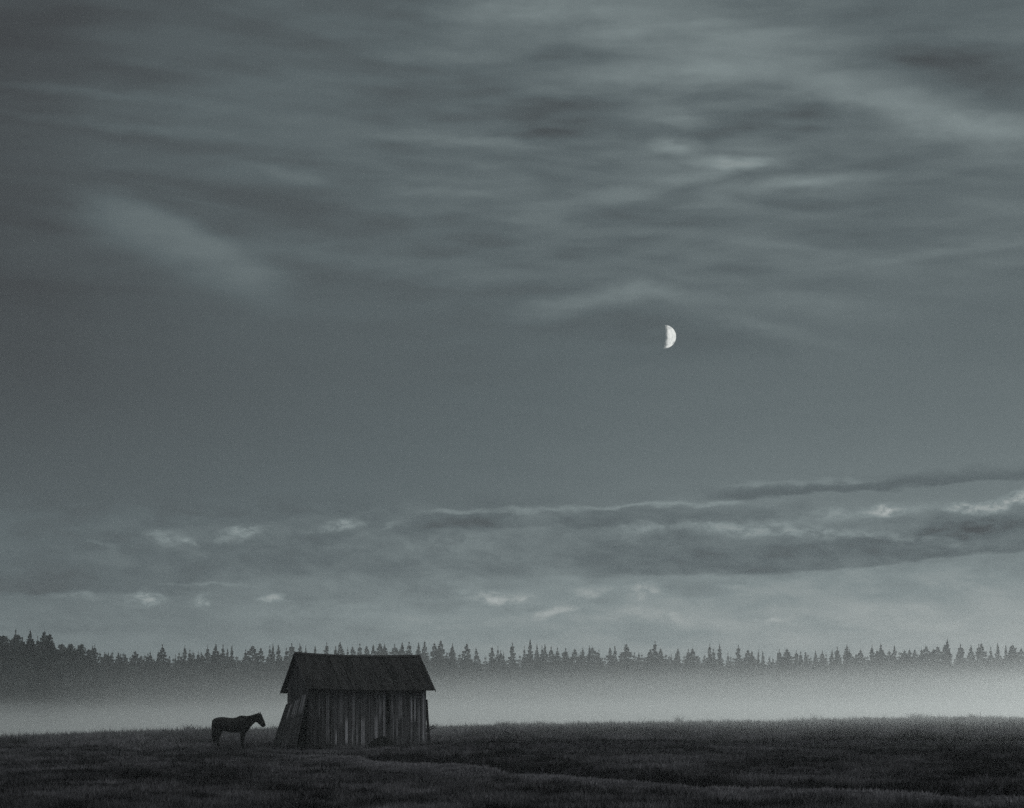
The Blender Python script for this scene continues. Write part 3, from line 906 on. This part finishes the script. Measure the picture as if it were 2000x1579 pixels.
# fore legs
for s, ox in ((-1, 0), (1, 7)):
    S = [(880, 560, 1030, 590, .09), (888, 640, 1020, 650, .10), (900, 700, 1000, 700, .08), (904, 760, 982, 760, .062), (906, 810, 962, 810, .050), (904, 845, 955, 845, .047), (908, 875, 945, 875, .036),
         (910, 920, 940, 920, .031), (906, 955, 942, 955, .036), (910, 975, 946, 975, .036), (904, 985, 950, 985, .044), (900, 1010, 960, 1010, .054)]
    from_pts(bm, [(a_ + ox * t, b2, c + ox * t, d2, w, s * .125) for i, (a_, b2, c, d2, w) in enumerate(S) for t in [min(1, i / 5)]])
me0 = bpy.data.meshes.new('horse_rough'); bm.normal_update(); bm.to_mesh(me0); bm.free()
tmp = bpy.data.objects.new('horse_rough', me0); COL.objects.link(tmp)
md = tmp.modifiers.new('r', 'REMESH'); md.mode = 'VOXEL'; md.voxel_size = .014
sm = tmp.modifiers.new('s', 'SMOOTH'); sm.factor = .5; sm.iterations = 5
dg = bpy.context.evaluated_depsgraph_get()
hm = bpy.data.meshes.new_from_object(tmp.evaluated_get(dg)); hm.name = 'horse_body'
bpy.data.objects.remove(tmp); bpy.data.meshes.remove(me0)
hm.polygons.foreach_set('use_smooth', [True] * len(hm.polygons))
hv = np.empty(len(hm.vertices) * 3, np.float32); hm.vertices.foreach_get('co', hv); hv = hv.reshape(-1, 3)
ht = hm.attributes.new('tone', 'FLOAT', 'POINT')
ht.data.foreach_set('value', (.35 + .3 * (fbm(hv[:, 0] * 3 + 5, hv[:, 2] * 3 + 9, 4) - .5)).astype(np.float32))
HD = 118.6
hx = at(380 + 690 / 10., HD)
hzg = EYE + (HOR - 1461.0) / F * HD
horse = empty('horse', (hx, HD, hzg), R(-4))
tag(horse, 'dark brown horse standing side-on, head lowered towards the barn', 'horse')
link('body', hm, M_HORSE, horse)
def hair(name, strands, mat):
    m = MB()
    for pts, w0, w1, yw in strands:
        n = len(pts)
        V_, F_ = [], []
        for i, (X_, Y_, y_) in enumerate(pts):
            x_, z_ = HP(X_, Y_); t = i / (n - 1); w = (w0 + (w1 - w0) * t)
            w = w * (1 if t < .9 else .45)
            V_ += [(x_ - w, y_, z_), (x_, y_ - yw, z_), (x_ + w, y_, z_), (x_, y_ + yw, z_)]
        for i in range(n - 1):
            for j in range(4): F_.append((i * 4 + j, i * 4 + (j + 1) % 4, (i + 1) * 4 + (j + 1) % 4, (i + 1) * 4 + j))
        F_ += [(3, 2, 1, 0), tuple((n - 1) * 4 + j for j in range(4))]
        m.add(V_, F_, random.uniform(.2, .8))
    return link(name, m.mesh(name), mat, horse)
rr = random.Random(12)
st = []
for i in range(46):
    a_ = rr.uniform(-1, 1); y_ = rr.uniform(-.05, .05); e_ = rr.uniform(840, 925)
    st.append(([(352 + a_ * 6, 462, y_ * .3), (346 + a_ * 10, 540, y_ * .6), (352 + a_ * 16, 660, y_), (366 + a_ * 22, 780, y_ * 1.2), (390 + a_ * 24, e_, y_ * .8)], .012, .012, .012))
hair('tail', st, M_HAIR)
st = []
crest = [(905, 378), (960, 380), (1040, 387), (1110, 371), (1180, 351), (1235, 332), (1262, 330)]
for i in range(70):
    t = i / 69 * (len(crest) - 1); k = min(int(t), len(crest) - 2); f_ = t - k
    X_, Y_ = crest[k][0] * (1 - f_) + crest[k + 1][0] * f_, crest[k][1] * (1 - f_) + crest[k + 1][1] * f_
    ln = rr.uniform(35, 80) * min(1, .3 + i / 25)
    st.append(([(X_, Y_ - rr.uniform(3, 8), 0), (X_ + 2, Y_ + 4, -.05), (X_ + rr.uniform(-8, 8), Y_ + ln * .5, -.095 - .03 * (1 - i / 69)), (X_ + rr.uniform(-12, 10), Y_ + ln, -.108 - .04 * (1 - i / 69))], .011, .008, .008))
for i in range(8):      # forelock
    st.append(([(1268 + i * 2, 328, rr.uniform(-.02, .02)), (1296 + i * 2, 352, rr.uniform(-.03, .03)), (1318 + i * 2, 395 + rr.uniform(-8, 8), rr.uniform(-.04, .04))], .010, .006, .008))
hair('mane', st, M_HAIR)
# halter: cheek strap and throat strap round the head
m = MB()
def strap(m, sa, sb, hw, w=.011, n=28):
    (xa, za), (xb, zb_) = HP(*sa), HP(*sb)
    c = Vector(((xa + xb) / 2, 0, (za + zb_) / 2)); h = Vector(((xa - xb) / 2, 0, (za - zb_) / 2)) * 1.04
    ax = Vector((h.z, 0, -h.x)).normalized()
    V_, F_ = [], []
    for i in range(n):
        a_ = 2 * math.pi * i / n
        p = c + h * math.cos(a_) + Vector((0, hw, 0)) * math.sin(a_); q = c + h * 1.06 * math.cos(a_) + Vector((0, hw * 1.06, 0)) * math.sin(a_)
        V_ += [p - ax * w, p + ax * w, q + ax * w, q - ax * w]
    for i in range(n):
        j = (i + 1) % n
        for k in range(4): F_.append((i * 4 + k, i * 4 + (k + 1) % 4, j * 4 + (k + 1) % 4, j * 4 + k))
    m.add(V_, F_, .5)
strap(m, (1225, 338), (1208, 497), .084)
strap(m, (1366, 474), (1294, 568), .064)
link('halter', m.mesh('halter'), M_LEATHER, horse)

# ------------------------------------------------------------------ mound and weeds by the barn
def mound(px, d, w, dep, h, seed):
    x0, y0 = at(px, d), d
    z0 = gz1(x0, y0)
    m = MB(); n, k = 40, 14
    V_, F_ = [], []
    for i in range(k + 1):
        t = i / k
        for j in range(n):
            a_ = 2 * math.pi * j / n
            r_ = t * (1 + .16 * (mnoise.noise(Vector((math.cos(a_) * 1.3 + seed, math.sin(a_) * 1.3, 0)))))
            z = h * (1 - t ** 2.3) * (1 + .2 * mnoise.noise(Vector((r_ * math.cos(a_) * 2 + seed, r_ * math.sin(a_) * 2, 3)))) - .12 * t
            z += .03 * mnoise.noise(Vector((r_ * math.cos(a_) * 9, r_ * math.sin(a_) * 9, seed)))
            V_.append((r_ * math.cos(a_) * w, r_ * math.sin(a_) * dep, z))
    for i in range(k):
        for j in range(n):
            F_.append((i * n + j, (i + 1) * n + j, (i + 1) * n + (j + 1) % n, i * n + (j + 1) % n))
    F_.append(tuple(range(n)))
    m.add(V_, F_, [random.uniform(.2, .6) for _ in V_])
    return link('earth_mound', m.mesh('earth_mound', True), M_EARTH, loc=(x0, y0, z0))
o = mound(746, 116.9, .74, .5, .56, 2)
tag(o, 'low dark rounded mound of earth at the foot of the barn wall', 'mound')

def weed(px, d, h, spread, n, label, group, seed, name='weed_plant', z=None):
    rr = random.Random(seed); m = MB()
    for i in range(n):
        a_ = rr.uniform(0, 6.28); hh = h * rr.uniform(.5, 1); sp = spread * rr.uniform(.1, 1)
        p = Vector((rr.gauss(0, spread * .18), rr.gauss(0, spread * .18), 0)); q = p + Vector((math.cos(a_) * sp * .5, math.sin(a_) * sp * .5, hh * .7)); e = q + Vector((math.cos(a_) * sp * .45, math.sin(a_) * sp * .45, hh * .3))
        sd = Vector((-math.sin(a_), math.cos(a_), 0)) * .016
        m.add([p - sd, p + sd, q + sd * .8, q - sd * .8, e], [(0, 1, 2, 3), (3, 2, 4)], rr.uniform(.1, .5))
        for j in range(5):      # leaves up the stem
            c = p.lerp(q, rr.uniform(.2, 1)) if rr.random() < .6 else q.lerp(e, rr.random())
            b_an = rr.uniform(0, 6.28); l = rr.uniform(.06, .15) * (h / .8)
            dv = Vector((math.cos(b_an), math.sin(b_an), rr.uniform(-.2, .6))) * l; pv = Vector((-math.sin(b_an), math.cos(b_an), 0)) * l * .3
            m.add([c, c + dv * .5 + pv, c + dv, c + dv * .5 - pv], [(0, 1, 2, 3)], rr.uniform(.1, .6))
    x = at(px, d)
    o = link(name, m.mesh(name), M_GRASS, loc=(x, d, (gz1(x, d) - .02) if z is None else z))
    tag(o, label, 'weed', group)
    return o
weed(792, 117.3, .42, .55, 60, 'dark weed clump at the wall foot just right of the earth mound', 'weeds at the barn foot', 1)
weed(820, 118.2, .34, .5, 40, 'low weed clump under the right corner of the barn', 'weeds at the barn foot', 2)
weed(640, 118.0, .30, .5, 40, 'low weed clump at the wall foot left of the earth mound', 'weeds at the barn foot', 3)
weed(560, 117.8, .34, .6, 46, 'weed clump at the feet of the propped boards', 'weeds at the barn foot', 4)
weed(369, 181, .75, .9, 46, 'bushy weed on the misty brow left of the horse', 'weeds on the brow', 5)
weed(985, 200, .70, .8, 40, 'weed on the brow to the right of the barn', 'weeds on the brow', 6)
weed(1058, 204, .60, .9, 40, 'low wide weed on the brow, second right of the barn', 'weeds on the brow', 7)
weed(1326, 212, .95, .7, 60, 'bushy weed on the brow below the moon', 'weeds on the brow', 8)
weed(1352, 212, .60, .6, 34, 'small weed beside the bushy one below the moon', 'weeds on the brow', 9)
weed(1388, 213, .62, .7, 34, 'weed on the brow a little right of the moon', 'weeds on the brow', 10)
weed(1592, 217, 1.0, .45, 30, 'tall thin weed spike on the brow right of the moon', 'weeds on the brow', 11)
weed(1690, 218, .6, .6, 34, 'low weed on the brow beyond the tall spike', 'weeds on the brow', 12)
weed(1786, 220, .8, 1.3, 60, 'wide weed on the highest part of the brow', 'weeds on the brow', 13)
weed(1806, 220, .75, 1.1, 50, 'weed beside the wide one on the highest part of the brow', 'weeds on the brow', 14)

# ------------------------------------------------------------------ grass, one sheet of blades over the meadow
N = 300000
u = rng.random(N)
y0_, y1_, pw = 36.0, 262.0, -1.05
gy_ = (y0_ ** (1 + pw) + u * (y1_ ** (1 + pw) - y0_ ** (1 + pw))) ** (1 / (1 + pw))
half = .262 * gy_ + 4
gx_ = (rng.random(N) * 2 - 1) * half
# keep blades out from under the barn
ct, st_ = math.cos(TH), math.sin(TH)
lx = (gx_ - BX) * ct + (gy_ - BY) * st_; ly = -(gx_ - BX) * st_ + (gy_ - BY) * ct
inb = (lx > -.02) & (lx < L_ + .02) & (ly > 0) & (ly < DP)
gx_, gy_ = gx_[~inb], gy_[~inb]; lx, ly = lx[~inb], ly[~inb]
N = len(gx_)
gzz = ground_z(gx_, gy_)
patch = fbm(gx_ * .22, gy_ * .09, 21)
patch2 = fbm(gx_ * 1.1, gy_ * .5, 23)
ddit = poly_dist(gx_, gy_, DITCH); dste = poly_dist(gx_, gy_, STEP)
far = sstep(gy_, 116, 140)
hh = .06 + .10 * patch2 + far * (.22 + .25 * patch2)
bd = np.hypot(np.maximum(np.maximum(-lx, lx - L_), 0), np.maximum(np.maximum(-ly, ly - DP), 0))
nearb = np.exp(-(bd / 1.1) ** 2)  # taller dark grass at the barn foot, its shade included in the tone
hh = hh + nearb * .11
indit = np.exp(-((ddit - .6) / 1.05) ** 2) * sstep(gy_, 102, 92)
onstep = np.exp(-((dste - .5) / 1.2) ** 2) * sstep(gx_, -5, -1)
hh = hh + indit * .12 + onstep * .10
bank = np.exp(-((ddit + 1.7) / 1.0) ** 2) * sstep(gy_, 102, 92)
patch3 = fbm(gx_ * .55 + 7, gy_ * .22, 29, 4)
tone = .29 + .58 * (patch - .5) + .55 * (patch2 - .5) + .95 * (patch3 - .5) + bank * .46 - .10 * sstep(1000 + F * gx_ / gy_, 1500, 1950) + far * .22  # lit bank top and print burn-in at right painted into the tone
tone = tone - indit * .62 - onstep * .46 - nearb * .28  # ditch depth shade and shaded dark step-bank weeds put into blade tone
tone = np.clip(tone + rng.normal(0, .09, N), .01, .9)
tuss = sstep(fbm(gx_ * .85 + 3, gy_ * .6, 41, 2), .60, .78)
bank = np.exp(-((ddit + 1.7) / 1.0) ** 2) * sstep(gy_, 102, 92)
tuss = tuss * (1 - bank) * (1 - indit)
hh = hh * (1 - .45 * bank) + .15 * tuss
tone = tone - .26 * tuss
patch4 = fbm(gx_ * 1.5, gy_ * 1.2, 37, 3)
hh = hh * (.35 + 1.25 * patch4)
tone = np.clip(tone + .55 * (patch4 - .5) * (1 - .5 * far), .005, .9)
hh = np.clip(hh * rng.uniform(.5, 1.25, N), .03, .95)
nb = 3
P_, T_, A_ = [], [], []
basei = 0
for kb in range(nb):
    an = rng.random(N) * 6.2832
    lean = hh * rng.uniform(.15, .75, N)
    w = (.008 + gy_ * .00012) * rng.uniform(.7, 1.5, N)
    ox, oy = rng.normal(0, .05, N), rng.normal(0, .05, N)
    la = rng.random(N) * 6.2832
    bx_, by_ = gx_ + ox, gy_ + oy
    v0 = np.stack([bx_ - np.cos(an) * w, by_ - np.sin(an) * w, gzz - .02], -1)
    v1 = np.stack([bx_ + np.cos(an) * w, by_ + np.sin(an) * w, gzz - .02], -1)
    v2 = np.stack([bx_ + np.cos(la) * lean, by_ + np.sin(la) * lean, gzz + hh * rng.uniform(.6, 1, N)], -1)
    P_.append(np.stack([v0, v1, v2], 1).reshape(-1, 3))
    T_.append(np.arange(N * 3).reshape(-1, 3) + basei); basei += N * 3
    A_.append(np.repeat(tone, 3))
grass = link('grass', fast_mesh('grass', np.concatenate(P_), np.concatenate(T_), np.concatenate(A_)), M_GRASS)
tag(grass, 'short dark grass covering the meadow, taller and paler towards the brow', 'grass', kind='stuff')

# scattered pale flower heads
pf, tf, af = [], [], []
o_ = 0
for (cx_, cpy, n_, sx_, sy_) in ((850, 1476, 60, .8, 1.6), (1010, 1489, 110, .7, 3.0), (1085, 1496, 30, .6, 1.5), (1725, 1544, 60, .35, 1.6), (1575, 1418, 60, 1.0, 3.5), (1465, 1437, 40, .8, 2.5), (830, 1468, 30, .9, 1.5)):
    d0 = (EYE - .1) * F / (cpy - HOR) if cpy > 1440 else 175.0
    for q in range(n_):
        y = d0 + rng.normal(0, sy_); x = at(cx_, d0) + rng.normal(0, sx_)
        z = gz1(x, y) + rng.uniform(.10, .30) * (1.6 if d0 > 130 else 1)
        r_ = rng.uniform(.015, .04)
        for k in range(5):
            a0, a1 = 1.2566 * k, 1.2566 * (k + 1)
            pf += [(x, y, z + .01), (x + r_ * math.cos(a0), y + r_ * math.sin(a0), z + r_ * .5), (x + r_ * math.cos(a1), y + r_ * math.sin(a1), z + r_ * .5)]
            tf.append((o_, o_ + 1, o_ + 2)); o_ += 3
            af += [rng.uniform(.1, .7)] * 3
fl = link('wildflowers', fast_mesh('wildflowers', np.array(pf), np.array(tf), np.array(af)), M_FLOWER)
tag(fl, 'sparse pale wildflower heads scattered in the dark grass', 'flowers', kind='stuff')

# ------------------------------------------------------------------ moon: its sunlit half
MD = 60000.0
MR = MD * 22.6 / F
mc = Vector((at(1297.8, MD), MD, EYE + (HOR - 658.0) / F * MD))
toc = (Vector((0, 0, EYE)) - mc).normalized()
right = Vector((1, 0, -.05)); right = (right - toc * right.dot(toc)).normalized()
ms = (right * math.cos(R(-6)) + toc * math.sin(R(-6))).normalized()
axis_m = ms.cross(toc).normalized()                 # horn to horn
limb = (toc.cross(axis_m)).normalized()
if limb.dot(ms) < 0: limb = -limb
wedge = math.acos(max(-1, min(1, ms.dot(limb))))
front = (toc - limb * toc.dot(limb)).normalized()
m = MB(); V_, F_ = [], []
n, k = 64, 40
for lay in (1.0, .96):
    for i in range(n + 1):
        la = math.pi * (i / n - .5)
        for j in range(k + 1):
            ph = (math.pi / 2 - wedge) * j / k      # from the limb to the terminator
            p = (limb * math.cos(ph) + front * math.sin(ph)) * math.cos(la) + axis_m * math.sin(la)
            V_.append(p * MR * lay)
o2 = (n + 1) * (k + 1)
def vi(i, j, l=0): return i * (k + 1) + j + l * o2
for i in range(n):
    for j in range(k):
        F_.append((vi(i, j), vi(i, j + 1), vi(i + 1, j + 1), vi(i + 1, j)))
        F_.append((vi(i, j, 1), vi(i + 1, j, 1), vi(i + 1, j + 1, 1), vi(i, j + 1, 1)))
    for j in (0, k):
        F_.append((vi(i, j), vi(i + 1, j), vi(i + 1, j, 1), vi(i, j, 1)))
m.add(V_, F_)
mo, nt, b = mat_new('moon_light')
nt.nodes.remove(b)
em = nt.nodes.new('ShaderNodeEmission')
g = nt.nodes.new('ShaderNodeTexCoord')
n1 = noise_n(nt, g.outputs['Object'], 1.0 / (MR * .42), 4, .55)
nt.links.new(ramp(nt, n1, [(.33, (.40, .42, .42)), (.47, (.70, .73, .71)), (.58, (.82, .84, .81))]), em.inputs['Color'])
em.inputs['Strength'].default_value = 1.0
geo = nt.nodes.new('ShaderNodeNewGeometry')
dt = nt.nodes.new('ShaderNodeVectorMath'); dt.operation = 'DOT_PRODUCT'
nt.links.new(geo.outputs['Normal'], dt.inputs[0]); dt.inputs[1].default_value = ms
lit = smooth(E(nt, dt.outputs['Value']).f('ABSOLUTE') + (n1 - .5) * .20, .0, .42)      # the terminator thins out into the sky glow
trn = nt.nodes.new('ShaderNodeBsdfTransparent'); mxs = nt.nodes.new('ShaderNodeMixShader')
nt.links.new(lit.s, mxs.inputs[0]); nt.links.new(trn.outputs[0], mxs.inputs[1]); nt.links.new(em.outputs[0], mxs.inputs[2])
nt.links.new(mxs.outputs[0], nt.nodes['Material Output'].inputs['Surface'])
moon = link('moon', m.mesh('moon', False), mo, loc=mc)
tag(moon, 'bright half moon lit from the right, high in the dusk sky', 'moon')
